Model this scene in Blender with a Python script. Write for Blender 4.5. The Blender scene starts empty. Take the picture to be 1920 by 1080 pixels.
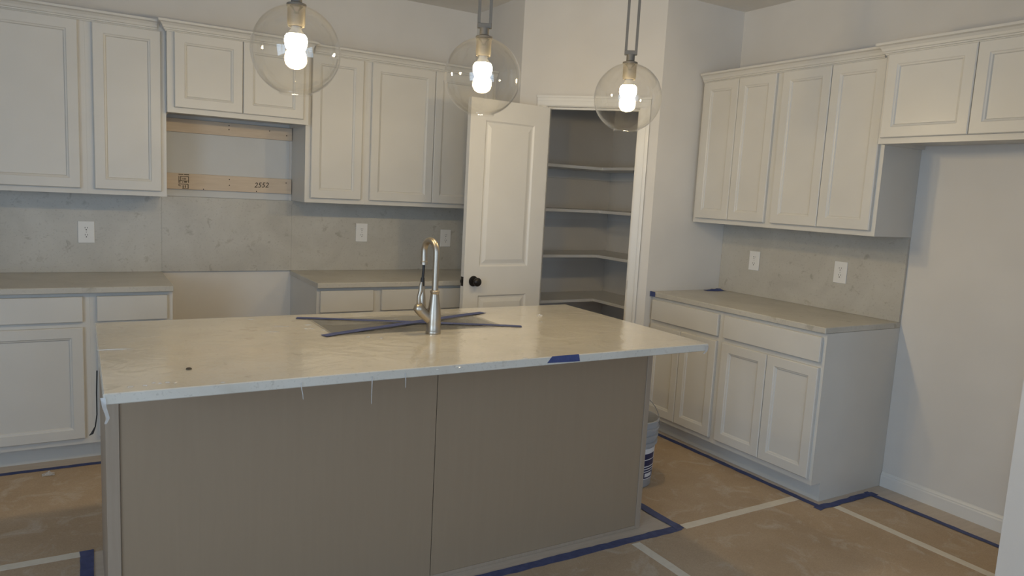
import bpy, bmesh, math, random
from mathutils import Vector, Matrix
random.seed(7)
S = bpy.context.scene
COL = S.collection

# ------------------------------------------------------------------ camera
F_PX, YAW, PITCH, ROLL = 1357.0138, math.radians(31.0896), math.radians(7.3963), math.radians(3.0587)
CAM = Vector((-3.7725, -4.7779, 1.4855))
d = Vector((math.sin(YAW)*math.cos(PITCH), math.cos(YAW)*math.cos(PITCH), -math.sin(PITCH)))
r = Vector((math.cos(YAW), -math.sin(YAW), 0)); u = r.cross(d)
r2 = r*math.cos(ROLL) + u*math.sin(ROLL); u2 = -r*math.sin(ROLL) + u*math.cos(ROLL)
cd = bpy.data.cameras.new('camera'); cam = bpy.data.objects.new('camera', cd); COL.objects.link(cam)
cd.sensor_width = 36; cd.lens = F_PX*36/1920; cd.clip_start = .05
cam.matrix_world = Matrix(((r2.x, u2.x, -d.x, CAM.x), (r2.y, u2.y, -d.y, CAM.y), (r2.z, u2.z, -d.z, CAM.z), (0, 0, 0, 1)))
S.camera = cam

# ------------------------------------------------------------------ light and exposure
S.view_settings.view_transform = 'Standard'
S.view_settings.look = 'None'
S.view_settings.gamma = 1
S.view_settings.use_curve_mapping = False
S.view_settings.exposure = 0.16
W = bpy.data.worlds.new('overcast_sky'); S.world = W; W.use_nodes = True
bg = W.node_tree.nodes['Background']; bg.inputs[0].default_value = (.62, .76, 1, 1); bg.inputs[1].default_value = .9

def area(name, loc, rot, sx, sy, power, col):
    l = bpy.data.lights.new(name, 'AREA'); l.shape = 'RECTANGLE'; l.size = sx; l.size_y = sy; l.energy = power; l.color = col
    o = bpy.data.objects.new(name, l); COL.objects.link(o); o.location = loc; o.rotation_euler = rot
    return o
# daylight outside the two window openings of the room behind the camera
area('window_front_offscreen', (-3.6, -8.17, 1.35), (math.radians(90), 0, 0), 3.2, 2.0, 46, (.60, .78, 1))
area('window_left_offscreen', (-6.67, -5.2, 1.35), (math.radians(90), 0, math.radians(-90)), 2.4, 2.0, 84, (.60, .78, 1))
BULB = 205.0      # emission of the pendant bulbs

# ------------------------------------------------------------------ materials
def mat(name, col, rough=.5, metal=0, spec=.5, coat=0):
    m = bpy.data.materials.new(name); m.use_nodes = True
    p = m.node_tree.nodes['Principled BSDF']
    p.inputs['Base Color'].default_value = (*col, 1); p.inputs['Roughness'].default_value = rough
    p.inputs['Metallic'].default_value = metal; p.inputs['Specular IOR Level'].default_value = spec
    p.inputs['Coat Weight'].default_value = coat; p.inputs['Coat Roughness'].default_value = .06
    return m
def nd(m, t, **kw):
    n = m.node_tree.nodes.new(t)
    for k, v in kw.items(): setattr(n, k, v)
    return n
def lk(m, a, b): m.node_tree.links.new(a, b)
def pb(m): return m.node_tree.nodes['Principled BSDF']
def coords(m, scale=(1, 1, 1)):
    t = nd(m, 'ShaderNodeTexCoord'); mp = nd(m, 'ShaderNodeMapping'); mp.inputs['Scale'].default_value = scale
    lk(m, t.outputs['Object'], mp.inputs['Vector']); return mp.outputs['Vector']
def noise(m, vec, scale, detail=4, rough=.55, dist=0):
    n = nd(m, 'ShaderNodeTexNoise'); n.inputs['Scale'].default_value = scale; n.inputs['Detail'].default_value = detail
    n.inputs['Roughness'].default_value = rough; n.inputs['Distortion'].default_value = dist
    lk(m, vec, n.inputs['Vector']); return n.outputs['Fac']
def ramp(m, fac, stops):
    n = nd(m, 'ShaderNodeValToRGB'); e = n.color_ramp.elements
    while len(e) < len(stops): e.new(.5)
    for i, (p, c) in enumerate(stops): e[i].position = p; e[i].color = (*c, 1)
    lk(m, fac, n.inputs['Fac']); return n.outputs['Color']
def mix(m, fac, a, b, mode='MIX'):
    n = nd(m, 'ShaderNodeMix', data_type='RGBA', blend_type=mode)
    if isinstance(fac, float): n.inputs[0].default_value = fac
    else: lk(m, fac, n.inputs[0])
    for i, c in ((6, a), (7, b)):
        if isinstance(c, tuple): n.inputs[i].default_value = (*c, 1)
        else: lk(m, c, n.inputs[i])
    return n.outputs[2]
def bump(m, h, strength=.1, dist=.01):
    n = nd(m, 'ShaderNodeBump'); n.inputs['Strength'].default_value = strength; n.inputs['Distance'].default_value = dist
    lk(m, h, n.inputs['Height']); lk(m, n.outputs['Normal'], pb(m).inputs['Normal'])

def paint(name, col, rough, sc=60, amt=.04):
    m = mat(name, col, rough); v = coords(m); n = noise(m, v, sc, 3)
    c2 = tuple(x*.955 for x in col)
    lk(m, ramp(m, noise(m, v, 3, 2), [(.35, c2), (.65, col)]), pb(m).inputs['Base Color'])
    bump(m, n, amt, .004); return m
M = {}
M['wall'] = paint('wall_paint', (.715, .69, .655), .75, 240, .08)
M['ceiling'] = paint('ceiling_paint', (.74, .72, .69), .85, 160, .12)
M['cab'] = paint('cabinet_white_paint', (.635, .62, .585), .38, 90, .015)
M['trim'] = paint('trim_white_paint', (.74, .73, .705), .36, 90, .015)
M['drywall'] = paint('bare_primed_drywall', (.62, .625, .62), .85, 120, .1)

def quartz(name, base, dark, light, rough, coat=0):
    m = mat(name, base, rough, coat=coat); v = coords(m)
    a = ramp(m, noise(m, v, 3.2, 6, .6, .6), [(.3, dark), (.5, base), (.72, light)])
    sp = ramp(m, noise(m, v, 95, 3, .7), [(.28, (.80, .79, .78)), (.42, (1, 1, 1))])
    c = mix(m, 1.0, a, sp, 'MULTIPLY')
    vv = ramp(m, noise(m, v, 9, 8, .62, 1.4), [(.0, (1, 1, 1)), (.66, (1, 1, 1)), (.71, (.72, .69, .64)), (.76, (1, 1, 1))])
    bl = ramp(m, noise(m, v, 15, 4, .6, .5), [(.0, (.55, .52, .48)), (.30, (.66, .63, .58)), (.38, (1, 1, 1))])
    c = mix(m, .42, c, mix(m, 1.0, c, vv, 'MULTIPLY')); c = mix(m, .6, c, mix(m, 1.0, c, bl, 'MULTIPLY'))
    lk(m, c, pb(m).inputs['Base Color']); return m
M['quartz'] = quartz('grey_quartz', (.51, .488, .438), (.45, .43, .385), (.56, .54, .49), .32)
M['island_quartz'] = quartz('white_quartz_polished', (.62, .59, .53), (.55, .52, .455), (.66, .635, .575), .2, .35)

def wood(name, c1, c2, grain=(1, 1, 1), sc=9, rough=.55):
    m = mat(name, c1, rough); v = coords(m, grain)
    f = noise(m, v, sc, 7, .62, .5)
    lk(m, ramp(m, f, [(.3, c1), (.7, c2)]), pb(m).inputs['Base Color']); bump(m, f, .05, .003); return m
M['taupe'] = wood('taupe_stained_maple', (.302, .226, .152), (.315, .237, .160), (9, 9, .5), 5, .5)
M['taupe_trim'] = wood('taupe_trim_wood', (.325, .255, .19), (.36, .288, .22), (14, 14, .7), 6, .5)
M['pine'] = wood('pine_lumber', (.58, .47, .36), (.66, .55, .43), (1.2, 10, 12), 5, .7)
M['vinyl'] = wood('vinyl_plank', (.50, .425, .35), (.58, .50, .42), (2, 14, 1), 4, .42)

m = mat('brown_floor_paper', (.36, .255, .17), .85); v = coords(m)
a = ramp(m, noise(m, v, 2.0, 6, .6), [(.28, (.385, .283, .185)), (.5, (.440, .332, .226)), (.74, (.49, .382, .272))])
st = ramp(m, noise(m, v, 6.5, 7, .68, .8), [(.53, (0, 0, 0)), (.78, (1, 1, 1))])
fib = ramp(m, noise(m, v, 170, 2), [(.2, (.86, .86, .86)), (.8, (1.1, 1.1, 1.1))])
c = mix(m, 1.0, mix(m, st, a, (.56, .50, .43)), fib, 'MULTIPLY')
lk(m, c, pb(m).inputs['Base Color']); bump(m, noise(m, v, 14, 5), .12, .01); M['paper'] = m

def tape(name, c1, c2, rough=.6):
    m = mat(name, c1, rough); v = coords(m)
    lk(m, ramp(m, noise(m, v, 30, 5, .6), [(.3, c1), (.75, c2)]), pb(m).inputs['Base Color'])
    bump(m, noise(m, v, 260, 2), .2, .002); return m
M['blue'] = tape('blue_painters_tape', (.030, .045, .150), (.060, .082, .225))
M['bluefloor'] = tape('scuffed_blue_tape', (.045, .058, .150), (.085, .105, .225))
M['cream'] = tape('cream_seam_tape', (.66, .61, .52), (.74, .69, .60))

m = mat('brushed_nickel', (.47, .42, .35), .36, 1); v = coords(m, (6, 6, 120))
bump(m, noise(m, v, 9, 2), .03, .002); M['nickel'] = m
M['dull_metal'] = mat('dull_grey_metal', (.17, .16, .145), .5, .35)
M['bronze'] = mat('oil_rubbed_bronze', (.030, .027, .025), .36, .55)
M['black'] = mat('black_rubber', (.018, .018, .02), .5)
M['steel'] = mat('stainless_steel', (.55, .55, .56), .28, 1)
M['plastic'] = mat('white_plastic', (.80, .79, .77), .35)
M['slot'] = mat('dark_slot', (.02, .018, .016), .6)
M['ink'] = mat('dark_ink', (.060, .048, .036), .8)
M['inksoft'] = mat('faded_stamp_ink', (.12, .093, .065), .85)
M['bucketgrey'] = mat('grey_bucket_plastic', (.40, .42, .46), .4)
M['bucketlabel'] = mat('white_label', (.80, .82, .88), .4)
M['navy'] = mat('navy_print', (.022, .028, .10), .45)
M['compound'] = mat('dried_compound', (.66, .65, .62), .8)
M['wire'] = mat('thin_wire', (.30, .29, .27), .4, .7)

def clear(name, tint, edge, rough, haze=0.0, hazecol=(.8, .8, .8), wr=0.0, ior=1.45):
    """clear shell: straight transmission plus a Fresnel-weighted gloss, optionally a milky share"""
    m = bpy.data.materials.new(name); m.use_nodes = True; nt = m.node_tree; nt.nodes.clear()
    o = nt.nodes.new('ShaderNodeOutputMaterial'); t = nt.nodes.new('ShaderNodeBsdfTransparent'); g = nt.nodes.new('ShaderNodeBsdfGlossy')
    t.inputs[0].default_value = (*tint, 1); g.inputs['Roughness'].default_value = rough
    g.inputs[0].default_value = (1, 1, 1, 1)
    fr = nt.nodes.new('ShaderNodeFresnel'); fr.inputs[0].default_value = ior
    mu = nt.nodes.new('ShaderNodeMath'); mu.operation = 'MULTIPLY'; mu.inputs[1].default_value = edge; mu.use_clamp = True
    ge = nt.nodes.new('ShaderNodeNewGeometry'); mr = nt.nodes.new('ShaderNodeMapRange')
    mr.inputs['To Min'].default_value = ior; mr.inputs['To Max'].default_value = 1/ior   # same air-to-glass index on both sides of a thin sheet
    nt.links.new(ge.outputs['Backfacing'], mr.inputs['Value']); nt.links.new(mr.outputs[0], fr.inputs['IOR'])
    nt.links.new(fr.outputs[0], mu.inputs[0])
    mx = nt.nodes.new('ShaderNodeMixShader'); nt.links.new(mu.outputs[0], mx.inputs[0])
    src = t.outputs[0]
    if haze:
        df = nt.nodes.new('ShaderNodeBsdfDiffuse'); df.inputs[0].default_value = (*hazecol, 1)
        m2 = nt.nodes.new('ShaderNodeMixShader'); m2.inputs[0].default_value = haze
        nt.links.new(t.outputs[0], m2.inputs[1]); nt.links.new(df.outputs[0], m2.inputs[2]); src = m2.outputs[0]
    nt.links.new(src, mx.inputs[1]); nt.links.new(g.outputs[0], mx.inputs[2]); nt.links.new(mx.outputs[0], o.inputs[0])
    if wr:
        tc = nt.nodes.new('ShaderNodeTexCoord'); n = nt.nodes.new('ShaderNodeTexNoise'); b = nt.nodes.new('ShaderNodeBump')
        n.inputs['Scale'].default_value = 7; n.inputs['Detail'].default_value = 4; n.inputs['Distortion'].default_value = 1.2
        b.inputs['Strength'].default_value = wr; b.inputs['Distance'].default_value = .012
        nt.links.new(tc.outputs['Object'], n.inputs['Vector']); nt.links.new(n.outputs[0], b.inputs['Height'])
        for q in (g.inputs['Normal'], fr.inputs['Normal']): nt.links.new(b.outputs[0], q)
    return m
M['glass'] = clear('clear_globe_glass', (.992, .992, .988), 1.0, .015)
M['pane'] = clear('window_pane', (.97, .98, .98), 1.0, .01)
M['film'] = clear('clear_protective_film', (.985, .985, .985), .8, .11, .02, (.8, .8, .8), .32)
M['sinkfilm'] = clear('hazy_plastic_film', (.80, .80, .80), .55, .14, .30, (.42, .42, .41), .9)
M['crease'] = clear('glossy_film_fold', (.97, .97, .97), 5.0, .03, .06, (.8, .8, .8))
M['scrap'] = clear('loose_film_scrap', (.95, .95, .95), 1.0, .12, .30, (.82, .82, .82), .5)

def emit(name, col, s):
    m = bpy.data.materials.new(name); m.use_nodes = True; nt = m.node_tree; nt.nodes.clear()
    o = nt.nodes.new('ShaderNodeOutputMaterial'); e = nt.nodes.new('ShaderNodeEmission')
    e.inputs[0].default_value = (*col, 1); e.inputs[1].default_value = s; nt.links.new(e.outputs[0], o.inputs[0]); return m
M['bulb'] = emit('lit_bulb', (1, .75, .39), BULB)

# ------------------------------------------------------------------ mesh helpers
class MB:
    def __init__(s): s.v = []; s.f = []
    def add(s, vs, fs):
        o = len(s.v); s.v += [tuple(x) for x in vs]; s.f += [tuple(i+o for i in q) for q in fs]; return s
    def box(s, x0, x1, y0, y1, z0, z1):
        x0, x1 = min(x0, x1), max(x0, x1); y0, y1 = min(y0, y1), max(y0, y1); z0, z1 = min(z0, z1), max(z0, z1)
        return s.add([(x0,y0,z0),(x1,y0,z0),(x1,y1,z0),(x0,y1,z0),(x0,y0,z1),(x1,y0,z1),(x1,y1,z1),(x0,y1,z1)],
                     [(3,2,1,0),(4,5,6,7),(0,1,5,4),(1,2,6,5),(2,3,7,6),(3,0,4,7)])
    def prism(s, poly, z0, z1):
        """poly counter-clockwise in plan"""
        n = len(poly)
        return s.add([(x, y, z0) for x, y in poly]+[(x, y, z1) for x, y in poly],
                     [tuple(range(n-1, -1, -1)), tuple(range(n, 2*n))]+[(i, (i+1) % n, n+(i+1) % n, n+i) for i in range(n)])
    def yzprism(s, poly, x0, x1):
        n = len(poly)
        return s.add([(x0, y, z) for y, z in poly]+[(x1, y, z) for y, z in poly],
                     [tuple(range(n-1, -1, -1)), tuple(range(n, 2*n))]+[(i, (i+1) % n, n+(i+1) % n, n+i) for i in range(n)])
    def lathe(s, prof, n=32, c=(0, 0, 0), close=False):
        vs = []; fs = []
        for rr, z in prof:
            for k in range(n):
                a = 2*math.pi*k/n; vs.append((c[0]+rr*math.cos(a), c[1]+rr*math.sin(a), c[2]+z))
        for i in range(len(prof)-1):
            for k in range(n):
                fs.append((i*n+k, i*n+(k+1) % n, (i+1)*n+(k+1) % n, (i+1)*n+k))
        if close:
            fs.append(tuple(range(n-1, -1, -1))); fs.append(tuple((len(prof)-1)*n+k for k in range(n)))
        return s.add(vs, fs)
    def tube(s, pts, rad, n=12, cap=True):
        pts = [Vector(p) for p in pts]; rs = rad if isinstance(rad, (list, tuple)) else [rad]*len(pts)
        vs = []; fs = []; up = None
        for i, p in enumerate(pts):
            t = (pts[min(i+1, len(pts)-1)]-pts[max(i-1, 0)]).normalized()
            if up is None: up = Vector((0, 0, 1)) if abs(t.z) < .9 else Vector((1, 0, 0))
            a = t.cross(up).normalized(); up = a.cross(t).normalized()
            for k in range(n):
                q = 2*math.pi*k/n; vs.append(p+(a*math.cos(q)+up*math.sin(q))*rs[i])
        for i in range(len(pts)-1):
            for k in range(n): fs.append((i*n+k, i*n+(k+1) % n, (i+1)*n+(k+1) % n, (i+1)*n+k))
        if cap: fs.append(tuple(range(n-1, -1, -1))); fs.append(tuple((len(pts)-1)*n+k for k in range(n)))
        return s.add(vs, fs)
    def build(s, name, m, parent=None, bevel=0, smooth=0, loc=(0, 0, 0), rz=0):
        me = bpy.data.meshes.new(name); me.from_pydata(s.v, [], s.f); me.update()
        bm = bmesh.new(); bm.from_mesh(me); bmesh.ops.recalc_face_normals(bm, faces=bm.faces)
        if bevel: bmesh.ops.bevel(bm, geom=bm.edges[:], offset=bevel, segments=1, affect='EDGES', clamp_overlap=True)
        bm.to_mesh(me); bm.free()
        if smooth:
            for p in me.polygons: p.use_smooth = True
            me.set_sharp_from_angle(angle=math.radians(smooth))
        me.materials.append(M[m]); o = bpy.data.objects.new(name, me); COL.objects.link(o)
        o.location = loc; o.rotation_euler = (0, 0, rz)
        if parent: o.parent = parent
        return o
def B(*a): return MB().box(*a)
def tag(o, label=None, cat=None, group=None, kind=None):
    for k, v in (('label', label), ('category', cat), ('group', group), ('kind', kind)):
        if v: o[k] = v
    return o
def thing(name, label, cat, loc=(0, 0, 0), rz=0, group=None, kind=None):
    o = bpy.data.objects.new(name, None); COL.objects.link(o); o.location = loc; o.rotation_euler = (0, 0, rz)
    o.empty_display_size = .1
    return tag(o, label, cat, group, kind)
def clone(o, parent=None):
    c = o.copy(); COL.objects.link(c)
    if parent: c.parent = parent
    for ch in list(o.children): clone(ch, c)
    return c
def struct(name, mb, m, **k): return tag(mb.build(name, m, **k), kind='structure')
R90 = -math.pi/2

# ------------------------------------------------------------------ room shell
XW, YW, H = -6.5, -8.0, 2.743
PL, PR = -1.30, -1.285            # pantry return walls
LC, RC = (-1.30, -.65), (-.665, -1.285)   # ends of the diagonal pantry wall
XL, XR = -3.35, -2.592            # range gap
YR = -2.570                       # end of the cabinets on the right wall
YF = -3.490                       # fridge stub wall
struct('floor', B(XW-.15, .15, YW-.15, .15, -.12, 0), 'vinyl')
struct('ceiling', B(XW-.15, .15, YW-.15, .15, H, H+.1), 'ceiling')
struct('wall_back', B(XW-.15, .15, 0, .15, 0, H), 'wall')
struct('wall_right', B(0, .15, YW, 0, 0, H), 'wall')
wl = MB(); wl.box(XW-.15, XW, YW, -6.4, 0, H); wl.box(XW-.15, XW, -4.0, 0, 0, H); wl.box(XW-.15, XW, -6.4, -4, 0, .35); wl.box(XW-.15, XW, -6.4, -4, 2.35, H)
struct('wall_left', wl, 'wall')
wf = MB(); wf.box(XW-.15, -5.2, YW-.15, YW, 0, H); wf.box(-2.0, .15, YW-.15, YW, 0, H); wf.box(-5.2, -2.0, YW-.15, YW, 0, .35); wf.box(-5.2, -2.0, YW-.15, YW, 2.35, H)
struct('wall_front', wf, 'wall')
def window(name, w, h, n, loc, rz):
    e = thing(name, None, None, loc, rz, kind='structure'); f = MB()
    f.box(0, w, 0, .06, 0, .05); f.box(0, w, 0, .06, h-.05, h); f.box(0, .05, 0, .06, .05, h-.05); f.box(w-.05, w, 0, .06, .05, h-.05)
    for k in range(1, n): x = w*k/n; f.box(x-.03, x+.03, 0, .06, .05, h-.05)
    f.build('window_frame', 'trim', e)
    for k in range(n): B(w*k/n+.04, w*(k+1)/n-.04, .027, .033, .04, h-.04).build('pane', 'pane', e)
window('window_1', 3.2, 2.0, 3, (-5.2, -8.11, .35), 0)
window('window_2', 2.4, 2.0, 2, (-6.55, -6.4, .35), math.pi/2)
struct('wall_pantry_left', B(PL, PL+.115, -.65-.0, -.0, 0, H), 'wall')
struct('wall_pantry_right', B(-.665, 0, PR, PR+.115, 0, H), 'wall')
# the diagonal wall with its door opening, built in its own frame: local x along the wall, local y into the pantry
DL = math.hypot(RC[0]-LC[0], RC[1]-LC[1]); DA = math.atan2(RC[1]-LC[1], RC[0]-LC[0])
S0, S1, ZH = .187, .775, 2.055
wd = MB(); wd.box(0, S0-.02, 0, .115, 0, H); wd.box(S1+.02, DL, 0, .115, 0, H); wd.box(S0-.02, S1+.02, 0, .115, ZH+.02, H)
wd.prism([(0, 0), (.0, .115), (-.048, .115)][::-1], 0, H); wd.prism([(DL, 0), (DL+.048, .115), (DL, .115)], 0, H)
struct('wall_pantry_diagonal', wd, 'wall', loc=(*LC, 0), rz=DA)
tr = thing('trim_1', None, None, (*LC, 0), DA, kind='structure')
def casing(x0, x1, z0, z1, horiz):
    mb = MB()
    if horiz:
        mb.box(x0, x1, -.015, 0, z0, z1); mb.box(x0-.004, x1+.004, -.022, 0, z1-.014, z1); mb.box(x0, x1, -.019, 0, z1-.034, z1-.026); mb.box(x0, x1, -.018, 0, z0+.004, z0+.012)
    else:
        mb.box(x0, x1, -.015, 0, z0, z1)
    return mb
casing(S0-.066, S1+.066, ZH+.004, ZH+.068, True).build('head_casing', 'trim', tr)
for xa, xb, sgn in ((S0-.066, S0-.004, 1), (S1+.004, S1+.066, -1)):
    mb = MB(); o = xa if sgn > 0 else xb
    mb.box(xa, xb, -.011, 0, 0, ZH+.004); mb.box(o, o+sgn*.016, -.019, 0, 0, ZH+.004); mb.box(o+sgn*.022, o+sgn*.030, -.015, 0, 0, ZH+.004)
    mb.build('side_casing', 'trim', tr)
for xa, xb in ((S0-.0195, S0), (S1, S1+.0195)):
    j = B(xa, xb, 0, .115, 0, ZH).build('jamb', 'trim', tr)
    sx = (xb, xb+.011) if xa < .4 else (xa-.011, xa)
    B(*sx, .042, .075, 0, ZH-.012).build('door_stop', 'trim', j)
    if xa > .4: B(xa-.0015, xa, .006, .034, .915, .972).build('strike_plate', 'bronze', j)
hj = B(S0-.0195, S1+.0195, 0, .115, ZH, ZH+.0195).build('head_jamb', 'trim', tr)
B(S0, S1, .042, .075, ZH-.012, ZH).build('door_stop', 'trim', hj)
struct('wall_fridge', B(-.722, 0, YF-.115, YF, 0, H), 'wall')

def baseboard(name, w, loc, rz):
    prof = [(-.0005, 0), (-.014, 0), (-.014, .058), (-.011, .064), (-.011, .070), (-.006, .078), (-.004, .083), (-.0005, .083)]
    return struct(name, MB().yzprism(prof, 0, w), 'trim', loc=loc, rz=rz)
baseboard('baseboard_right', abs(YF-YR)-.004, (0, YR-.002, 0), R90)
baseboard('baseboard_back', XR-XL-.004, (XL+.002, 0, 0), 0)

# ------------------------------------------------------------------ pantry door, swung open against the worktop
DW, DH, DT = .585, 2.03, .035
HX, HY, DANG = -1.185, -.800, math.radians(-176)
dr = thing('door_1', None, None, (HX, HY, .012), DANG, kind='structure')
# local x from hinge to free edge; the camera sees the face at local y = +DT (local y points towards -world y)
def slab_with_panels(w, h, t, panels, face):
    """door slab whose visible face carries recessed panels; face = +1 for y=t side"""
    mb = MB(); mb.box(0, w, 0, t-.009, 0, h)
    y0, y1 = t-.009, t
    xs = sorted({0, w} | {p[0] for p in panels} | {p[1] for p in panels})
    zs = sorted({0, h} | {p[2] for p in panels} | {p[3] for p in panels})
    for i in range(len(xs)-1):
        for k in range(len(zs)-1):
            cx, cz = (xs[i]+xs[i+1])/2, (zs[k]+zs[k+1])/2
            if any(p[0] < cx < p[1] and p[2] < cz < p[3] for p in panels): continue
            mb.box(xs[i], xs[i+1], y0, y1, zs[k], zs[k+1])
    return mb
pan = [(.112, .478, 1.018, 1.905), (.112, .478, .23, .838)]
sl = slab_with_panels(DW, DH, DT, pan, 1).build('door_slab', 'trim', dr)
for (x0, x1, z0, z1) in pan:
    mb = MB(); rings = []
    for ins, y in ((0, DT), (.010, DT-.0085), (.020, DT-.0085), (.044, DT-.0015)):
        rings.append([(x0+ins, y, z0+ins), (x1-ins, y, z0+ins), (x1-ins, y, z1-ins), (x0+ins, y, z1-ins)])
    vs = [p for q in rings for p in q]; fs = []
    for i in range(len(rings)-1):
        for k in range(4): fs.append((i*4+k, i*4+(k+1) % 4, i*4+4+(k+1) % 4, i*4+4+k))
    fs.append((12, 13, 14, 15))
    mb.add(vs, fs); mb.build('raised_panel', 'trim', sl)
kn = thing('door_knob', None, None, (DW-.068, DT, .93), 0); kn.parent = dr; kn.rotation_euler = (R90, 0, 0)
MB().lathe([(0, 0), (.031, 0), (.033, .004), (.030, .010), (.016, .013), (.0, .013)], 28).build('rosette', 'bronze', kn, smooth=40)
MB().lathe([(.011, .012), (.011, .030), (.020, .036), (.0265, .046), (.027, .054), (.022, .062), (.010, .066), (0, .066)], 28).build('knob', 'bronze', kn, smooth=50)
lt = B(DW, DW+.0015, .004, .031, .90, .957).build('latch_plate', 'bronze', dr)
B(DW+.0015, DW+.011, .011, .024, .919, .938).build('latch_bolt', 'bronze', lt, bevel=.002)
for z in (.2, 1.0, 1.8): MB().lathe([(.006, 0), (.006, .09)], 10, close=True).build('hinge', 'bronze', dr, loc=(-.006, DT-.028, z))

# pantry shelves
D = .38
for i, (zt, wd_) in enumerate(((.722, 'lowest pantry shelf in view, seen from above'), (1.060, 'pantry shelf level with the wall outlets'),
                               (1.396, 'pantry shelf level with the bottoms of the wall cabinets'), (1.716, 'topmost pantry shelf, high under the door head'))):
    t = thing('pantry_shelf', 'white L-shaped corner shelf, '+wd_, 'shelf', (0, 0, 0), 0, 'L-shaped shelves in the corner pantry')
    q = .0015; xm, ym = -1.182, -1.167
    MB().prism([(-D, -D), (-D, ym), (-q, ym), (-q, -q), (xm, -q), (xm, -D)], zt-.018, zt).build('shelf_deck', 'trim', t)
    e = MB(); e.box(xm, -D, -D-.012, -D, zt-.020, zt+.0005); e.build('front_edge', 'trim', t)
    e = MB(); e.box(-D-.012, -D, ym, -D-.012, zt-.020, zt+.0005); e.build('front_edge', 'trim', t)
    B(xm, -.02, -.019, -q, zt-.085, zt-.0185).build('cleat', 'trim', t); B(-.019, -q, ym, -.019, zt-.085, zt-.0185).build('cleat', 'trim', t)

# ------------------------------------------------------------------ cabinets
def door_part(parent, x0, x1, z0, z1, yf, name='cabinet_door'):
    """framed door, back on plane y=yf, front towards -y, with a recessed flat panel"""
    t, fw = .020, .050
    mb = MB(); rings = []
    for ins, y in ((0, yf), (0, yf-t+.004), (.004, yf-t), (fw, yf-t), (fw+.004, yf-t+.0035), (fw+.010, yf-t+.0055), (fw+.014, yf-t+.0115)):
        rings.append([(x0+ins, y, z0+ins), (x1-ins, y, z0+ins), (x1-ins, y, z1-ins), (x0+ins, y, z1-ins)])
    vs = [p for q in rings for p in q]; fs = []
    for i in range(len(rings)-1):
        for k in range(4): fs.append((i*4+k, i*4+(k+1) % 4, i*4+4+(k+1) % 4, i*4+4+k))
    mb.add(vs, fs); o = mb.build(name, 'cab', parent)
    i = fw+.0135
    B(x0+i, x1-i, yf-t+.0115, yf-.002, z0+i, z1-i).build('door_panel', 'cab', o)
    return o
def drawer_part(parent, x0, x1, z0, z1, yf):
    return B(x0, x1, yf-.020, yf, z0, z1).build('drawer_front', 'cab', parent, bevel=.003)
def frame_mesh(w, z0, z1, y0, y1, st, rt, rb, mids=(), rails=()):
    f = MB(); f.box(0, st, y0, y1, z0, z1); f.box(w-st, w, y0, y1, z0, z1); f.box(st, w-st, y0, y1, z1-rt, z1); f.box(st, w-st, y0, y1, z0, z0+rb)
    for x in mids: f.box(x-.019, x+.019, y0, y1, z0+rb, z1-rt)
    for z in rails: f.box(st, w-st, y0, y1, z-.019, z+.019)
    return f
ZB, ZT, DU, DHD = 1.369, 2.286, .324, .383
def wall_cabinet(label, loc, rz, w, depth, z0, doors, group, z1=ZT, dz=(.028, .038)):
    t = thing('wall_cabinet', label, 'cabinet', loc, rz, group)
    b = -.0015; yf = -depth; c = MB(); g = .0001
    c.box(g, .016, yf+.019, b, z0, z1); c.box(w-.016, w-g, yf+.019, b, z0, z1)
    c.box(.016, w-.016, yf+.019, b, z0+.018, z0+.030); c.box(.016, w-.016, yf+.019, b, z1-.016, z1); c.box(.016, w-.016, b-.006, b, z0+.03, z1-.016)
    c.build('carcass', 'cab', t)
    fm = MB(); f = frame_mesh(w-2*g, z0, z1, yf, yf+.019, .036, .038, .036); f.v = [(x+g, y, z) for x, y, z in f.v]
    f.build('face_frame', 'cab', t)
    for (x0, x1) in doors: door_part(t, x0, x1, z0+dz[0], z1-dz[1], yf-.0005)
    return t
GB, GR = 'white wall cabinets on the back wall', 'white wall cabinets on the wall beside the pantry'
wall_cabinet('white two-door wall cabinet over the counter end away from the pantry', (-4.64, 0, 0), 0, 4.64-3.728, DU, ZB, [(.022, .4495), (.4525, .881)], GB)
wall_cabinet('narrow white one-door wall cabinet beside the range opening, away from the pantry', (-3.728, 0, 0), 0, .378, DU, ZB, [(.032, .352)], GB)
wall_cabinet('short white two-door wall cabinet above the bare range opening', (XL, 0, 0), 0, XR-XL, DHD, 1.826, [(.034, .3845), (.3875, .726)], GB)
wall_cabinet('narrow white one-door wall cabinet between the range opening and the wide cabinet by the pantry', (XR, 0, 0), 0, .377, DU, ZB, [(.031, .349)], GB)
wall_cabinet('wide white two-door wall cabinet partly hidden behind the open pantry door', (-2.215, 0, 0), 0, .914, DU, ZB, [(.028, .4565), (.4595, .885)], GB)
wall_cabinet('white two-door wall cabinet next to the pantry return wall', (0, -1.302, 0), R90, .604, DU, ZB, [(.030, .302), (.305, .580)], GR)
wall_cabinet('white two-door wall cabinet next to the fridge opening', (0, -1.906, 0), R90, .664, DU, ZB, [(.022, .3315), (.3345, .640)], GR)
wall_cabinet('short white two-door wall cabinet above the empty fridge opening', (0, YR, 0), R90, .912, DHD, 1.824, [(.016, .4265), (.4295, .888)], GR)

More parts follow.
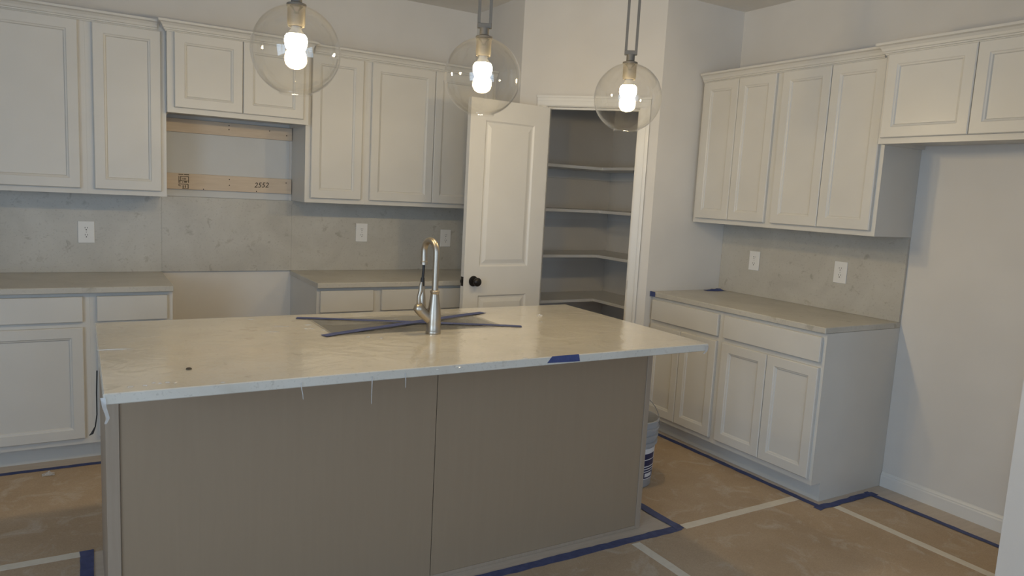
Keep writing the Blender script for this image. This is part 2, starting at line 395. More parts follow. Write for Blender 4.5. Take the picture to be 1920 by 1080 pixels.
def base_cabinet(label, loc, rz, w, cells, group, end=None):
    """cells: (x0, x1) of a drawer over one door, or (x0, xm, x1) over two doors"""
    t = thing('base_cabinet', label, 'cabinet', loc, rz, group); g = .0001
    side = [(-.0015, 0.0005), (-.535, 0.0005), (-.535, .100), (-.591, .100), (-.591, .883), (-.0015, .883)]
    c = MB(); c.yzprism(side, g, .016); c.yzprism(side, w-.016, w-g)
    c.box(.016, w-.016, -.591, -.0015, .112, .128); c.box(.016, w-.016, -.0075, -.0015, .128, .883); c.box(.016, w-.016, -.591, -.50, .865, .883)
    c.build('carcass', 'cab', t)
    mids = [(cells[i][-1]+cells[i+1][0])/2 for i in range(len(cells)-1)]
    f = frame_mesh(w-2*g, .100, .883, -.610, -.591, .036, .030, .036, mids, (.720,)); f.v = [(x+g, y, z) for x, y, z in f.v]
    f.build('face_frame', 'cab', t)
    B(.016, w-.016, -.535, -.520, .0005, .112).build('toe_kick', 'cab', t)
    for cc in cells:
        drawer_part(t, cc[0], cc[-1], .736, .864, -.6105)
        if len(cc) == 2: door_part(t, cc[0], cc[1], .132, .708, -.6105)
        else: door_part(t, cc[0], cc[1]-.0015, .132, .708, -.6105); door_part(t, cc[1]+.0015, cc[2], .132, .708, -.6105)
    return t
GBB, GRB = 'white base cabinets along the back wall', 'white base cabinets beside the pantry'
base_cabinet('white base cabinet with two doors at the counter end away from the pantry', (-4.64, 0, 0), 0, .906, [(.024, .450, .876)], GBB)
base_cabinet('narrow white one-drawer base cabinet beside the range gap, away from the pantry', (-3.734, 0, 0), 0, .380, [(.030, .354)], GBB)
base_cabinet('narrow white one-drawer base cabinet between range gap and wide cabinet by pantry door', (XR+.004, 0, 0), 0, .372, [(.018, .342)], GBB)
base_cabinet('wide white base cabinet reaching behind the open pantry door', (-2.216, 0, 0), 0, .914, [(.022, .457, .892)], GBB)
base_cabinet('white drawer and two-door base cabinet next to the pantry return wall', (0, -1.290, 0), R90, .607, [(.020, .294, .585)], GRB)
base_cabinet('white drawer and two-door base cabinet whose side faces the fridge opening', (0, -1.897, 0), R90, .673, [(.022, .340, .655)], GRB)

def counter(label, x0, x1, loc, rz, depth=.648):
    o = B(x0, x1, -depth, -.0015, .8835, .914).build('countertop', 'quartz', None, bevel=.003, loc=loc, rz=rz)
    return tag(o, label, 'countertop')
counter('grey quartz countertop on the back wall cabinets away from the pantry', -4.64, XL-.001, (0, 0, 0), 0)
counter('grey quartz countertop between the range gap and the open pantry door', XR-.002, PL-.002, (0, 0, 0), 0)
counter('grey quartz countertop beside the pantry with scraps of blue tape on it', .0015, abs(YR-PR)+.002, (0, PR, 0), R90, .630)
def splash(label, x0, x1, z0, z1, loc, rz):
    o = B(x0, x1, -.018, -.0012, z0, z1).build('backsplash', 'quartz', None, bevel=.0004, loc=loc, rz=rz)
    return tag(o, label, 'backsplash', 'grey quartz backsplash slabs')
splash('grey mottled quartz backsplash slab with the outlet farthest from the pantry', -4.64, XL-.001, .9145, ZB-.001, (0, 0, 0), 0)
splash('grey mottled quartz backsplash slab without outlets behind the range gap', XL-.0005, XR+.0005, .9145, ZB-.004, (0, 0, 0), 0)
splash('grey mottled quartz backsplash slab ending behind the pantry door', XR+.001, PL-.002, .9145, ZB-.001, (0, 0, 0), 0)
splash('grey mottled quartz backsplash slab ending at the fridge opening', .0015, abs(YR-PR), .9145, ZB-.001, (0, PR, 0), R90)

# crown mouldings swept in plan with mitred corners
CP = [(.0004, 2.2475), (.006, 2.2475), (.008, 2.254), (.013, 2.256), (.013, 2.262), (.018, 2.265), (.022, 2.276), (.030, 2.287), (.041, 2.292), (.041, 2.303), (.0004, 2.303)]
def crown(label, path):
    n = len(path); vs = []; fs = []; k = len(CP)
    for i, (x, y) in enumerate(path):
        ns = []
        for a, b in ((i-1, i), (i, i+1)):
            if a >= 0 and b < n:
                dx, dy = path[b][0]-path[a][0], path[b][1]-path[a][1]; L = math.hypot(dx, dy); ns.append(Vector((dy/L, -dx/L)))
        m_ = ns[0] if len(ns) == 1 else (ns[0]+ns[1])/(1+ns[0].dot(ns[1]))
        for o, z in CP: vs.append((x+m_.x*o, y+m_.y*o, z))
    for i in range(n-1):
        for q in range(k): fs.append((i*k+q, i*k+(q+1) % k, (i+1)*k+(q+1) % k, (i+1)*k+q))
    fs.append(tuple(range(k))); fs.append(tuple(range((n-1)*k, n*k)))
    return tag(MB().add(vs, fs).build('crown_moulding', 'cab'), label, 'moulding', 'white cabinet crown mouldings')
e_ = .002
crown('white crown moulding on the back wall cabinets away from the pantry', [(-4.64, -DU), (XL-.043, -DU)])
crown('white crown moulding stepping forward above the range opening cabinet', [(XL-e_, -DU-.043), (XL-e_, -DHD), (XR+e_, -DHD), (XR+e_, -DU-.043)])
crown('white crown moulding between the range opening cabinet and the pantry wall', [(XR+.046, -DU), (PL-.003, -DU)])
crown('white crown moulding on the cabinets between pantry and fridge opening', [(-DU, PR-.018), (-DU, YR+.046)])
crown('white crown moulding stepping forward above the fridge opening cabinet', [(-DU-.043, YR+e_), (-DHD, YR+e_), (-DHD, YF+.010)])

# ------------------------------------------------------------------ range opening: exposed wall blocking
B(XL+.001, XR-.016, -.006, -.0012, ZB-.002, 1.8255).build('d', 'drywall')
o = bpy.data.objects['d']; o.name = 'drywall_patch'; tag(o, 'pale primed drywall patch between the two pine boards', 'drywall')
def board(label, z0, z1):
    t = thing('pine_board', label, 'board', (0, 0, 0), 0, 'pine blocking boards in the range opening')
    B(XL+.002, XR-.004, -.022, -.0065, z0, z1).build('plank', 'pine', t, bevel=.0015)
    return t
def nail(t, x, z, rr=.0036):
    n = MB().lathe([(0, 0), (rr, 0), (rr, .001)], 8).build('nail_hole', 'ink', t, loc=(x, -.0221, z)); n.rotation_euler = (math.pi/2, 0, 0)
b1 = board('bare pine board right under the short cabinet, no writing', 1.744, 1.822)
b2 = board('bare pine board with ink stamp and handwritten number above the backsplash', 1.409, 1.503)
for x, z in ((-2.975, 1.806), (-2.975, 1.782), (-2.63, 1.775), (-2.735, 1.795)): nail(b1, x, z)
for x, z in ((-2.972, 1.481), (-2.972, 1.446), (-2.63, 1.478), (-3.12, 1.415), (-2.812, 1.416)): nail(b2, x, z)
# stamp: three blocks of small bars as far as they can be made out
st = MB(); x0, x1 = -3.258, -3.200
def bar(a, b, c_, d_): st.box(x0+a, x0+b, -.0226, -.0221, c_, d_)
bar(0, .026, 1.494, 1.499); bar(.030, .058, 1.494, 1.499)
bar(0, .004, 1.446, 1.487); bar(.010, .014, 1.458, 1.487); bar(.010, .056, 1.483, 1.487); bar(.022, .026, 1.466, 1.477); bar(.030, .034, 1.466, 1.477); bar(.038, .042, 1.466, 1.477)
bar(.053, .057, 1.448, 1.484); bar(.004, .056, 1.458, 1.461); bar(.030, .046, 1.449, 1.457); bar(.004, .012, 1.449, 1.454); bar(.018, .026, 1.449, 1.454)
bar(0, .004, 1.428, 1.442); bar(.004, .014, 1.426, 1.430); bar(.004, .054, 1.438, 1.442); bar(.022, .028, 1.416, 1.433); bar(.034, .040, 1.418, 1.434); bar(.050, .055, 1.414, 1.439); bar(.020, .052, 1.412, 1.415)
st.build('stamp', 'inksoft', b2)
fc = bpy.data.curves.new('number', 'FONT'); fc.body = '2552'; fc.size = .044; fc.shear = .25; fc.extrude = .0002; fc.offset = .0003; fc.resolution_u = 3
to = bpy.data.objects.new('number', fc); COL.objects.link(to)
dg = bpy.context.evaluated_depsgraph_get(); me = bpy.data.meshes.new_from_object(to.evaluated_get(dg)); bpy.data.objects.remove(to)
me.materials.clear(); me.materials.append(M['ink']); no = bpy.data.objects.new('handwritten_number', me); COL.objects.link(no)
no.parent = b2; no.location = (-2.826, -.0224, 1.440); no.rotation_euler = (math.pi/2, math.radians(-3), 0)

# ------------------------------------------------------------------ wall outlets
def outlet(label, loc, rz):
    t = thing('wall_outlet', label, 'outlet', loc, rz, 'white duplex wall outlets on the backsplash')
    B(-.041, .041, -.0065, -.0003, -.062, .062).build('cover_plate', 'plastic', t, bevel=.002)
    for z in (.020, -.020):
        rc = MB(); pts = [(.0165*math.cos(a), .0145*max(-.82, min(.82, math.sin(a)*1.0))) for a in [2*math.pi*k/24 for k in range(24)]]
        n = len(pts); vs = [(x, -.0066, z+q) for x, q in pts]+[(x, -.0082, z+q) for x, q in pts]
        rc.add(vs, [tuple(range(n)), tuple(range(n, 2*n))]+[(i, (i+1) % n, n+(i+1) % n, n+i) for i in range(n)])
        ro = rc.build('receptacle', 'plastic', t)
        for x in (-.0062, .0062): B(x-.0012, x+.0012, -.0086, -.0083, z+.001, z+.009).build('slot', 'slot', ro)
        g_ = MB().lathe([(0, 0), (.0030, 0), (.0030, .0005)], 10).build('ground_hole', 'slot', ro, loc=(0, -.0083, z-.0068)); g_.rotation_euler = (math.pi/2, 0, 0)
    sc = MB().lathe([(0, 0), (.0022, 0), (.0022, .0004)], 8).build('screw', 'dull_metal', t, loc=(0, -.0066, 0)); sc.rotation_euler = (math.pi/2, 0, 0)
yo = -.0181
outlet('white duplex outlet on the backsplash away from the pantry, before the range gap', (-3.737, yo, 1.144), 0)
outlet('white duplex outlet on the backsplash between the range gap and the faucet', (-2.121, yo, 1.171), 0)
outlet('white duplex outlet on the backsplash between faucet and pantry door edge', (-1.490, yo, 1.142), 0)
outlet('white duplex outlet on the backsplash nearer the pantry return wall', (yo, -1.573, 1.140), R90)
outlet('white duplex outlet on the backsplash nearer the fridge opening', (yo, -2.196, 1.139), R90)

# ------------------------------------------------------------------ island
IX0, IX1, IY0, IY1 = -3.7275, -1.5396, -2.677, -1.637
BX0, BX1, BY0, BY1 = -3.712, -1.600, -2.405, -1.690
isl = thing('kitchen_island', 'long kitchen island body clad in taupe stained wood panels', 'kitchen island', ((BX0+BX1)/2, BY0, 0))
ox, oy = (BX0+BX1)/2, BY0
def ib(x0, x1, y0, y1, z0, z1, name, m, bev=0): return B(x0-ox, x1-ox, y0-oy, y1-oy, z0, z1).build(name, m, isl, bevel=bev)
c_ = MB()
for q in ((BX0+.006, BX1-.006, BY0+.008, BY0+.020, .10, .882), (BX0+.006, BX1-.006, BY0+.020, BY1-.02, .10, .118), (BX0+.006, BX0+.022, BY0+.020, BY1, .118, .882), (BX1-.022, BX1-.006, BY0+.020, BY1, .118, .882),
          (-3.0, -2.984, BY0+.020, BY1, .118, .882), (-2.158, -2.142, BY0+.020, BY1, .118, .882), (BX0+.022, BX1-.022, BY1-.018, BY1, .10, .118)):
    c_.box(q[0]-ox, q[1]-ox, q[2]-oy, q[3]-oy, q[4], q[5])
c_.build('carcass', 'cab', isl)
ib(BX0+.006, BX1-.006, BY0+.008, BY1-.075, .001, .10, 'plinth', 'cab')
ib(BX0+.031, -2.6425, BY0, BY0+.0075, .004, .8825, 'front_panel', 'taupe')
ib(-2.6395, BX1-.022, BY0, BY0+.0075, .004, .8825, 'front_panel', 'taupe')
ib(BX0-.006, BX0+.030, BY0-.006, BY0+.0075, .001, .8825, 'corner_trim', 'taupe_trim', .001)
ib(BX1-.021, BX1+.006, BY0-.004, BY0+.0075, .001, .8825, 'corner_trim', 'taupe_trim', .001)
ib(BX0-.006, BX0+.0055, BY0+.008, BY1, .001, .8825, 'end_panel', 'taupe_trim')
ib(BX1-.0055, BX1+.006, BY0+.008, BY1, .001, .8825, 'end_panel', 'taupe_trim')
ib(BX0+.031, BX1-.022, BY0-.003, BY0-.0003, .001, .016, 'base_strip', 'taupe_trim')
for k in range(3):
    w = (BX1-BX0-.04)/3; x = BX0+.02+k*w
    for a, b in ((0, .5), (.5, 1)):
        p = B(x+w*a+.006-ox, x+w*b-.006-ox, BY1-oy+.0005, BY1-oy+.020, .132, .86).build('cabinet_door', 'cab', isl, bevel=.003)

# sink opening in the slab
SX0, SX1, SY0, SY1 = -2.935, -2.205, -2.108, -1.765
mb = MB(); o4 = [(IX0, IY0), (IX1, IY0), (IX1, IY1), (IX0, IY1)]; i4 = [(SX0, SY0), (SX1, SY0), (SX1, SY1), (SX0, SY1)]
vs = [(x, y, z) for z in (.8835, .914) for q in (o4, i4) for x, y in q]; fs = []
for k in range(4):
    k2 = (k+1) % 4
    fs += [(k, k2, 4+k2, 4+k), (8+k, 8+k2, 12+k2, 12+k), (k, k2, 8+k2, 8+k), (4+k, 4+k2, 12+k2, 12+k)]
mb.add(vs, fs); tag(mb.build('island_countertop', 'island_quartz', bevel=.0025), 'pale polished quartz slab topping the kitchen island', 'countertop')
sk = thing('sink', 'steel undermount sink below hazy film and crossed blue tape', 'sink', ((SX0+SX1)/2, (SY0+SY1)/2, .70))
hx, hy = (SX1-SX0)/2+.006, (SY1-SY0)/2+.006
bw = MB(); rings = []
for gx, gy, z in ((hx+.02, hy+.02, .1825), (hx, hy, .1825), (hx-.004, hy-.004, .03), (hx-.03, hy-.03, 0)):
    rings.append([(-gx, -gy, z), (gx, -gy, z), (gx, gy, z), (-gx, gy, z)])
vs = [p for q in rings for p in q]; fs = [(i*4+k, i*4+(k+1) % 4, i*4+4+(k+1) % 4, i*4+4+k) for i in range(3) for k in range(4)]+[(12, 13, 14, 15)]
bw.add(vs, fs).build('bowl', 'steel', sk); MB().lathe([(0, .003), (.03, .003), (.045, .001), (.045, 0)], 20).build('drain', 'dull_metal', sk)

def wavy_sheet(x0, x1, y0, y1, z, nx, ny, amp, sag=0, frq=9):
    vs = []; fs = []
    for j in range(ny+1):
        for i in range(nx+1):
            a, b = i/nx, j/ny; x, y = x0+(x1-x0)*a, y0+(y1-y0)*b
            w = math.sin(frq*x+3*y)*math.sin(frq*.7*y-2.3*x+1)+.5*math.sin(2.3*frq*x+1.7*frq*y)
            vs.append((x, y, z+amp*(1+w*.6)-sag*16*a*(1-a)*b*(1-b)))
    for j in range(ny):
        for i in range(nx): q = j*(nx+1)+i; fs.append((q, q+1, q+nx+2, q+nx+1))
    return vs, fs
fl = thing('protective_film', 'clear wrinkled plastic film over the island countertop with loose strands at its edge', 'plastic film', (0, 0, 0))
vs, fs = wavy_sheet(IX0+.004, IX1-.004, IY0+.003, IY1-.003, .9148, 90, 44, .0007)
nx = 90
def inside(q): return SX0-.02 < q[0] < SX1+.02 and SY0-.02 < q[1] < SY1+.02
fs = [f for f in fs if not all(inside(vs[i]) for i in f)]
MB().add(vs, fs).build('film_sheet', 'film', fl, smooth=80)
def strand(pts, w, name='loose_strand'):
    vs = []; fs = []
    for i, (x, y, z) in enumerate(pts):
        ww = w*(1-.5*i/(len(pts)-1)); vs += [(x-ww, y-.0006, z), (x+ww, y-.0006, z), (x+ww, y+.0006, z), (x-ww, y+.0006, z)]
    for i in range(len(pts)-1):
        for k in range(4): fs.append((i*4+k, i*4+(k+1) % 4, i*4+4+(k+1) % 4, i*4+4+k))
    fs.append((0, 1, 2, 3)); fs.append(tuple(range(len(vs)-4, len(vs))))
    MB().add(vs, fs).build(name, 'scrap', fl)
yb = IY0-.003
strand([(-3.218, yb, .900), (-3.216, yb-.001, .880), (-3.213, yb-.003, .865), (-3.212, yb-.004, .849)], .0019)
strand([(-2.998, yb, .900), (-2.998, yb-.001, .870), (-2.999, yb-.002, .840), (-2.999, yb-.003, .812)], .0019)
strand([(-2.887, yb, .900), (-2.886, yb-.001, .878), (-2.886, yb-.002, .853)], .0019)
strand([(IX0-.001, yb, .905), (IX0+.002, yb-.002, .88), (IX0+.010, yb-.003, .85), (IX0+.004, yb-.003, .835)], .006)
strand([(IX1-.012, yb, .905), (IX1-.016, yb-.002, .885), (IX1-.03, yb-.003, .874)], .009)

# raised creases of the film, each a small glossy fold
for cx, cy, L in [(-3.148, -1.987, 0.055), (-3.095, -1.89, 0.071), (-2.982, -1.884, 0.029), (-2.999, -1.961, 0.038), (-2.956, -2.006, 0.021), (-3.681, -2.145, 0.105), (-3.627, -2.632, 0.015), (-3.604, -2.611, 0.013), (-3.589, -2.622, 0.01), (-3.57, -2.617, 0.015), (-3.552, -2.63, 0.01), (-3.662, -2.632, 0.019), (-3.433, -2.666, 0.017), (-2.835, -2.181, 0.021), (-2.794, -2.213, 0.013), (-2.589, -1.843, 0.021), (-3.172, -1.713, 0.029), (-2.807, -1.763, 0.017), (-1.971, -2.064, 0.017), (-2.797, -2.725, 0.01), (-2.716, -2.715, 0.029), (-2.436, -2.677, 0.025)]:
    h = Vector((CAM.x-cx, CAM.y-cy)).normalized(); t = Vector((h.y, -h.x))*L/2; a = (random.random()-.5)*.3
    t = Vector((t.x*math.cos(a)-t.y*math.sin(a), t.x*math.sin(a)+t.y*math.cos(a)))
    MB().tube([(cx-t.x, cy-t.y, .9155), (cx-t.x*.4, cy-t.y*.4, .9162), (cx+t.x*.4, cy+t.y*.4, .9162), (cx+t.x, cy+t.y, .9155)], [.0006, .0022, .0022, .0006], 10).build('film_crease', 'crease', fl, smooth=80)

sf = MB(); vs, fs = wavy_sheet(SX0-.015, SX1+.012, SY0-.018, SY1+.012, .9151, 44, 22, .0007, .005, 21)
tag(sf.add(vs, fs).build('sink_cover', 'sinkfilm', fl, smooth=80), 'hazier film stretched over the sink opening')

def strip(name, pts, w, m, label, cat, group=None, th=.0006, jit=.0, step=.04, seed=1):
    """tape strip: ribbon with thickness along pts (x, y, z), edges slightly torn"""
    rnd = random.Random(seed); P = []
    for a, b in zip(pts[:-1], pts[1:]):
        a, b = Vector(a), Vector(b); n = max(1, int((b-a).length/step)); P += [a+(b-a)*(i/n) for i in range(n)]
    P.append(Vector(pts[-1])); vs = []; fs = []
    for i, p in enumerate(P):
        t = (P[min(i+1, len(P)-1)]-P[max(0, i-1)]); t.z = 0; t.normalize(); s_ = Vector((-t.y, t.x, 0))
        a, b = p+s_*(w/2+rnd.uniform(-jit, jit)), p-s_*(w/2+rnd.uniform(-jit, jit))
        for q, dz in ((a, 0), (b, 0), (b, th), (a, th)): vs.append((q.x, q.y, q.z+dz))
    for i in range(len(P)-1):
        for k in range(4): fs.append((i*4+k, i*4+(k+1) % 4, i*4+4+(k+1) % 4, i*4+4+k))
    fs.append((3, 2, 1, 0)); fs.append(tuple(range(len(vs)-4, len(vs))))
    return tag(MB().add(vs, fs).build(name, m), label, cat, group)
zt = .9195
strip('tape_strip', [(-2.988, -1.721, .9168), (-2.93, -1.75, .9180), (-2.50, -1.962, .9185), (-2.19, -2.114, .9180), (-2.126, -2.146, .9168)], .034, 'blue',
      'blue tape strip across the sink running from the back side towards the faucet front', 'tape', 'crossed blue tape strips over the sink', jit=.0015, seed=3)
strip('tape_strip', [(-2.986, -2.117, .9170), (-2.93, -2.096, .9186), (-2.50, -1.931, .9195), (-2.19, -1.811, .9186), (-2.121, -1.785, .9170)], .040, 'blue',
      'blue tape strip across the sink running from front edge to the pantry side', 'tape', 'crossed blue tape strips over the sink', jit=.002, seed=4)
et = MB(); ye = IY0-.0006
pl = [(-2.342, .892), (-2.198, .8885), (-2.2015, .905), (-2.205, .9155), (-2.322, .9155)]
n = len(pl); et.add([(x, ye, z) for x, z in pl]+[(x, ye-.0009, z) for x, z in pl], [tuple(range(n)), tuple(range(n, 2*n))]+[(i, (i+1) % n, n+(i+1) % n, n+i) for i in range(n)])
tag(et.build('tape_patch', 'blue'), 'short blue tape patch stuck on the front edge of the island top', 'tape')
tag(MB().lathe([(.0, .004), (.006, .003), (.009, 0)], 10, close=True).build('debris_chip', 'ink', loc=(-3.499, -2.480, .9165), smooth=60), 'tiny dark chip lying on the island top', 'debris')
tag(MB().tube([(-1.905, -1.93, .918), (-1.893, -1.925, .920), (-1.880, -1.935, .918)], [.004, .006, .003], 6).build('film_crumb', 'scrap'), 'tiny shiny film crumb on the island top near pantry', 'debris')
tag(MB().tube([(-3.7335, -2.24, .872), (-3.736, -2.24, .80), (-3.736, -2.235, .73), (-3.741, -2.23, .69), (-3.750, -2.225, .667), (-3.758, -2.222, .66)],
    [.002, .0018, .0018, .0018, .004, .001], 8).build('loose_cable', 'slot', smooth=60), 'thin dark cable end hanging at the island end under the slab', 'cable')

# faucet
FX, FY, FZ = -2.559, -2.172, .9145
fa = thing('faucet', 'brushed nickel pull-down kitchen faucet on the island', 'faucet', (FX, FY, FZ))
MB().lathe([(0, 0), (.0305, 0), (.0315, .004), (.0300, .012), (.0282, .015), (.0290, .04), (.0285, .07), (.0250, .10), (.0200, .135), (.0170, .158), (.0170, .163), (.0190, .165), (.0190, .172), (.0145, .175), (0, .175)], 32).build('body', 'nickel', fa, smooth=50)
arc = [(0, 0, .170), (0, 0, .25)]
ra, zc_ = .045, .324
arc.append((0, 0, zc_-.02))
for k in range(0, 19):
    a = math.pi*k/18; arc.append((-.012*(1-math.cos(a))/2, ra-ra*math.cos(a), zc_+ra*math.sin(a)))
arc += [(-.012, 2*ra, zc_-.02), (-.012, 2*ra-.001, zc_-.046)]
MB().tube(arc, .0130, 18).build('spout', 'nickel', fa, smooth=50)
tx, ty = -.012, 2*ra-.001
MB().lathe([(.0145, 0), (.0150, .012), (.0128, .016)], 18).build('spout_collar', 'nickel', fa, loc=(tx, ty, zc_-.057), smooth=50)
zc_ -= .012
MB().tube([(tx, ty, zc_-.035), (tx-.001, ty, zc_-.075), (tx-.003, ty, zc_-.105)], .0055, 10).build('hose', 'black', fa, smooth=60)
MB().tube([(tx-.003, ty, zc_-.098), (tx-.004, ty, zc_-.125), (tx-.004, ty, zc_-.138)], [.0075, .0095, .0085], 12).build('hose_nut', 'black', fa, smooth=60)
MB().tube([(tx-.004, ty, zc_-.132), (tx-.004, ty, zc_-.15), (tx-.003, ty-.001, zc_-.18), (tx-.003, ty-.001, zc_-.215), (tx-.003, ty-.001, zc_-.232)], [.010, .0115, .0135, .0165, .0155], 16).build('spray_head', 'nickel', fa, smooth=60)
MB().tube([(0, 0, .040), (-.022, .004, .062), (-.044, .006, .082), (-.060, .008, .097)], [.017, .0195, .0205, .0205], 18).build('valve_arm', 'nickel', fa, smooth=50)
ha = MB().tube([(-.050, .007, .090), (-.058, .008, .098), (-.068, .009, .110), (-.074, .010, .118)], [.0205, .0222, .0215, .010], 18).build('handle_cap', 'nickel', fa, smooth=50)
MB().tube([(-.062, .008, .112), (-.065, .006, .130), (-.066, .005, .150), (-.060, .004, .172), (-.060, .004, .192), (-.058, .004, .208)], [.0085, .0090, .0075, .0085, .0080, .005], 12).build('lever', 'nickel', ha, smooth=60)

# ------------------------------------------------------------------ pendant lamps
RG = .152
def pendant(label, x, y, zc):
    t = thing('pendant_lamp', label, 'pendant lamp', (x, y, zc), math.atan2(y-CAM.y, x-CAM.x)-math.pi/2, 'clear globe pendant lamps above the island')
    prof = []; a0, a1 = math.asin(.030/RG), math.pi-math.asin(.054/RG)
    n = 40
    for k in range(n+1):
        a = a0+(a1-a0)*k/n; prof.append((RG*math.sin(a), RG*math.cos(a)))
    zl = prof[-1][1]; prof += [(.0560, zl-.004), (.0545, zl-.0055), (.052, zl-.004), (.0525, zl-.001)]
    for k in range(n+1):
        a = a1-(a1-a0)*k/n; prof.append(((RG-.0022)*math.sin(a), (RG-.0022)*math.cos(a)))
    MB().lathe(prof, 64).build('glass_globe', 'glass', t, smooth=60)
    zt = RG*math.cos(a0)
    MB().lathe([(0, .040), (.0185, .040), (.0185, .014), (.021, .012), (.033, .008), (.034, 0), (0, 0)], 28).build('cap', 'dull_metal', t, loc=(0, 0, zt-.001), smooth=40)
    so = MB().lathe([(0, 0), (.030, 0), (.030, -.056), (.0275, -.066), (0, -.066)], 28).build('socket', 'dull_metal', t, loc=(0, 0, zt-.002), smooth=40)
    zb = zt-.068
    B(-.0285, .0285, -.008, .008, zt+.038, zt+.058).build('frame_foot', 'dull_metal', t, bevel=.002)
    top = H-zc
    for sx in (-1, 1): B(sx*.0285, sx*.0165, -.006, .006, zt+.058, top-.10).build('frame_bar', 'dull_metal', t)
    B(-.0285, .0285, -.008, .008, top-.10, top-.085).build('frame_head', 'dull_metal', t, bevel=.002)
    MB().lathe([(.006, top-.086), (.006, top-.024)], 12).build('stem', 'dull_metal', t)
    MB().lathe([(0, top-.026), (.058, top-.026), (.062, top-.020), (.062, top-.0005), (0, top-.0005)], 28).build('ceiling_canopy', 'dull_metal', t, smooth=40)
    MB().lathe([(.016, .002), (.018, -.010), (.026, -.020), (.032, -.027), (0, -.027)], 24).build('bulb_base', 'bucketgrey', t, loc=(0, 0, zb), smooth=60)
    pf = [(0, -.0275), (.032, -.0275), (.0365, -.035), (.0385, -.045), (.0380, -.056), (.0345, -.070), (.0275, -.082), (.0175, -.091), (.008, -.0945), (0, -.095)]
    MB().lathe(pf, 28).build('light_bulb', 'bulb', t, loc=(0, 0, zb), smooth=70)
    return t
PY = -2.156
pendant('clear glass globe pendant lamp hanging in front of the range opening cabinet', -3.115, PY, 1.936)
pendant('clear glass globe pendant lamp hanging between the faucet and the pantry door', -2.382, PY, 1.939)
pendant('clear glass globe pendant lamp hanging in front of the dark pantry doorway', -1.637, PY, 1.941)

# ------------------------------------------------------------------ bucket
bk = thing('paint_bucket', 'grey five-gallon bucket with blue and white label behind the island end', 'bucket', (-1.283, -1.932, .0025))
MB().lathe([(0, .004), (.125, .004), (.128, 0), (.131, .004), (.1375, .18), (.1385, .225), (.150, .228), (.150, .243), (.142, .246), (.142, .262), (.152, .265), (.152, .280), (.143, .283), (.1445, .305),
            (.154, .308), (.154, .318), (.147, .321), (.1475, .345), (.153, .348), (.153, .356), (.147, .358), (.144, .354), (.1405, .25), (.139, .23)], 48).build('tub', 'bucketgrey', bk, smooth=35)
MB().lathe([(0, .27), (.08, .268), (.1405, .255)], 32).build('contents', 'compound', bk, smooth=60)
def band(r0, r1, z0, z1, a0, a1, n=12):
    vs = []; fs = []
    for i in range(n+1):
        a = a0+(a1-a0)*i/n
        for q in (0, .0006):
            vs += [((r0+q)*math.cos(a), (r0+q)*math.sin(a), z0), ((r1+q)*math.cos(a), (r1+q)*math.sin(a), z1)]
    for i in range(n): o = i*4; fs += [(o, o+1, o+5, o+4), (o+2, o+3, o+7, o+6), (o, o+4, o+6, o+2), (o+1, o+5, o+7, o+3)]
    return MB().add(vs, fs)
def rr(z): return .131+(.1375-.131)*(z-.004)/.176+.0006
lab = band(rr(.045), rr(.212), .045, .212, -2.9, .25, 40).build('label_band', 'bucketlabel', bk)
for a0, a1, z0, z1 in ((-1.9, -.98, .155, .185), (-1.9, -.92, .118, .150), (-1.9, -.92, .104, .112), (-1.9, -.92, .090, .098), (-1.6, -1.5, .050, .085), (-1.9, -.92, .078, .085), (-1.9, -.92, .050, .057), (-1.02, -.92, .05, .085)):
    band(rr(z0)+.0007, rr(z1)+.0007, z0, z1, a0, a1).build('label_print', 'navy', lab)
pts = []
for k in range(21):
    a = math.pi*k/20; x = .155*math.cos(a); s_ = math.sin(a); pts.append((x, .012*s_, .318+.160*s_))
w_ = MB().tube(pts, .0022, 8).build('wire_handle', 'wire', bk, smooth=60); w_.rotation_euler = (0, 0, math.radians(-41))

# ------------------------------------------------------------------ floor protection: paper, seams, tape
ZP = .0006
def paper(label, poly):
    o = MB().prism(poly, ZP-.0003, ZP+.0009).build('floor_paper', 'paper'); return tag(o, label, 'floor paper', 'brown paper sheets protecting the floor')
paper('brown floor paper sheet in the aisle along the back wall cabinets', [(-5.6, -1.655), (-1.432, -1.655), (-1.432, -.655), (-5.6, -.655)])
paper('brown floor paper sheet in the aisle under the bucket by the pantry', [(-1.428, -2.488), (-.598, -2.488), (-.598, -1.39), (-.66, -1.36), (-1.36, -.70), (-1.428, -.70)])
paper('brown floor paper sheet beside the island end away from the pantry', [(-5.6, -7.5), (-3.772, -7.5), (-3.772, -1.659), (-5.6, -1.659)])
paper('brown floor paper sheet along the panelled front of the island', [(-3.768, -7.5), (-1.712, -7.5), (-1.712, -2.485), (-3.768, -2.485)])
paper('brown floor paper sheet between island front and base cabinet side', [(-1.708, -7.5), (-.502, -7.5), (-.502, -2.630), (-.575, -2.630), (-.575, -2.492), (-1.708, -2.492)])
paper('narrow brown floor paper sheet inside the fridge opening', [(-.498, -3.47), (-.185, -3.47), (-.185, -2.645), (-.498, -2.645)])
ZS = .0018
gs, gt = 'cream tape seams between floor papers', 'blue tape edging the floor papers'
strip('seam_tape', [(-1.40, -2.489, ZS), (-.612, -2.490, ZS)], .046, 'cream', 'cream seam tape from the island corner to the base cabinets', 'tape', gs, jit=.001, seed=11)
strip('seam_tape', [(-1.711, -2.52, ZS), (-1.711, -6.5, ZS)], .046, 'cream', 'cream seam tape running from the island front across the floor', 'tape', gs, jit=.001, seed=12)
strip('seam_tape', [(-.503, -2.650, ZS), (-.497, -6.5, ZS)], .046, 'cream', 'cream seam tape starting at the base cabinet side by the fridge opening', 'tape', gs, jit=.001, seed=13)
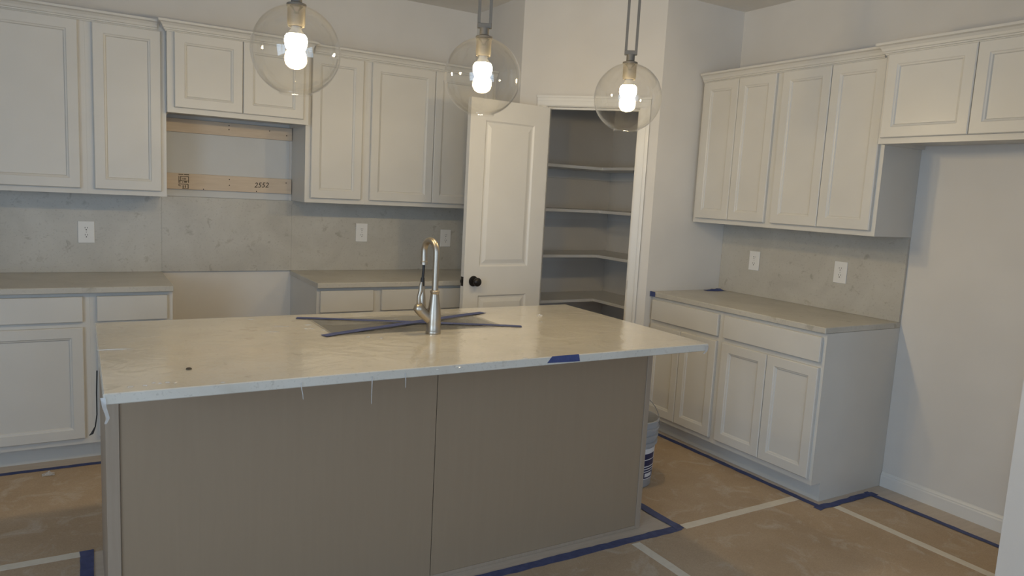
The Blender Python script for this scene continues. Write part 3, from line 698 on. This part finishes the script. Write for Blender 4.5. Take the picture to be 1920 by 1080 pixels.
strip('seam_tape', [(-5.6, -1.645, ZS), (-3.79, -1.660, ZS)], .046, 'cream', 'cream seam tape ending at the blue tape beside the island end', 'tape', gs, jit=.001, seed=14)
ZT2 = .0028
strip('floor_tape', [(-3.80, -2.478, ZT2), (-1.425, -2.490, ZT2)], .046, 'bluefloor', 'scuffed blue tape strip along the island front on the floor', 'tape', gt, jit=.003, seed=21)
strip('floor_tape', [(-1.428, -2.505, ZT2+.0008), (-1.440, -1.70, ZT2+.0008)], .046, 'bluefloor', 'scuffed blue tape strip along the island end by the bucket', 'tape', gt, jit=.003, seed=22)
strip('floor_tape', [(-3.773, -1.640, ZT2+.0008), (-3.773, -2.50, ZT2+.0008)], .046, 'blue', 'blue tape strip along the island end away from the pantry', 'tape', gt, jit=.002, seed=23)
strip('floor_tape', [(-.598, -1.36, ZT2), (-.590, -2.62, ZT2)], .036, 'blue', 'blue tape strip along the toe kick of the base cabinets by the pantry', 'tape', gt, jit=.003, seed=24)
strip('floor_tape', [(-.625, -2.625, ZT2+.0008), (-.40, -2.625, ZT2+.0008), (-.15, -2.628, ZT2+.0008)], .040, 'blue', 'crumpled blue tape strip along the base cabinet side in the fridge opening', 'tape', gt, jit=.006, seed=25)
strip('floor_tape', [(-.184, -2.600, ZT2+.0016), (-.183, -3.46, ZT2+.0016)], .034, 'blue', 'blue tape strip along the baseboard of the fridge opening', 'tape', gt, jit=.002, seed=26)
strip('floor_tape', [(-5.6, -.640, ZT2), (-3.40, -.655, ZT2)], .034, 'blue', 'blue tape strip along the toe kick of the back wall cabinets', 'tape', gt, jit=.002, seed=27)
# tape scraps and crumbs
def crumple(name, m, loc, sx, sy, sz, label, cat, seed):
    rnd = random.Random(seed); vs = []; fs = []; nx, ny = 9, 4
    for layer in (0, 1):
        for j in range(ny+1):
            for i in range(nx+1):
                e = math.sin(math.pi*i/nx)*math.sin(math.pi*j/ny)
                z = .0008 + (layer*(.0010+sz*e*rnd.uniform(.35, 1)))
                vs.append((sx*(i/nx-.5)+rnd.uniform(-.004, .004), sy*(j/ny-.5)+rnd.uniform(-.003, .003), z))
    q = (nx+1)*(ny+1)
    for j in range(ny):
        for i in range(nx):
            a = j*(nx+1)+i; fs += [(a, a+nx+1, a+nx+2, a+1), (q+a, q+a+1, q+a+nx+2, q+a+nx+1)]
    edge = [i for i in range(nx+1)]+[(j+1)*(nx+1)-1 for j in range(1, ny+1)]+[ny*(nx+1)+i for i in range(nx-1, -1, -1)]+[j*(nx+1) for j in range(ny-1, 0, -1)]
    for a, b in zip(edge, edge[1:]+edge[:1]): fs.append((a, b, q+b, q+a))
    return tag(MB().add(vs, fs).build(name, m, loc=loc), label, cat)
c1 = crumple('tape_scrap', 'blue', (-.115, -1.345, .9142), .15, .05, .022, 'crumpled blue tape scrap in the counter corner by the pantry return wall', 'tape', 5); c1.rotation_euler.z = math.radians(-8)
tag(B(-.6335, -.6307, -1.335, -1.2885, .884, .9155).build('tape_tab', 'blue', bevel=.0005), 'small blue tape tab wrapped on the counter corner next to the pantry casing', 'tape')
c2 = crumple('paper_crumb', 'scrap', (-3.925, -.735, .004), .05, .035, .018, 'crumpled pale scrap on the floor tape along the back wall cabinets', 'debris', 9)
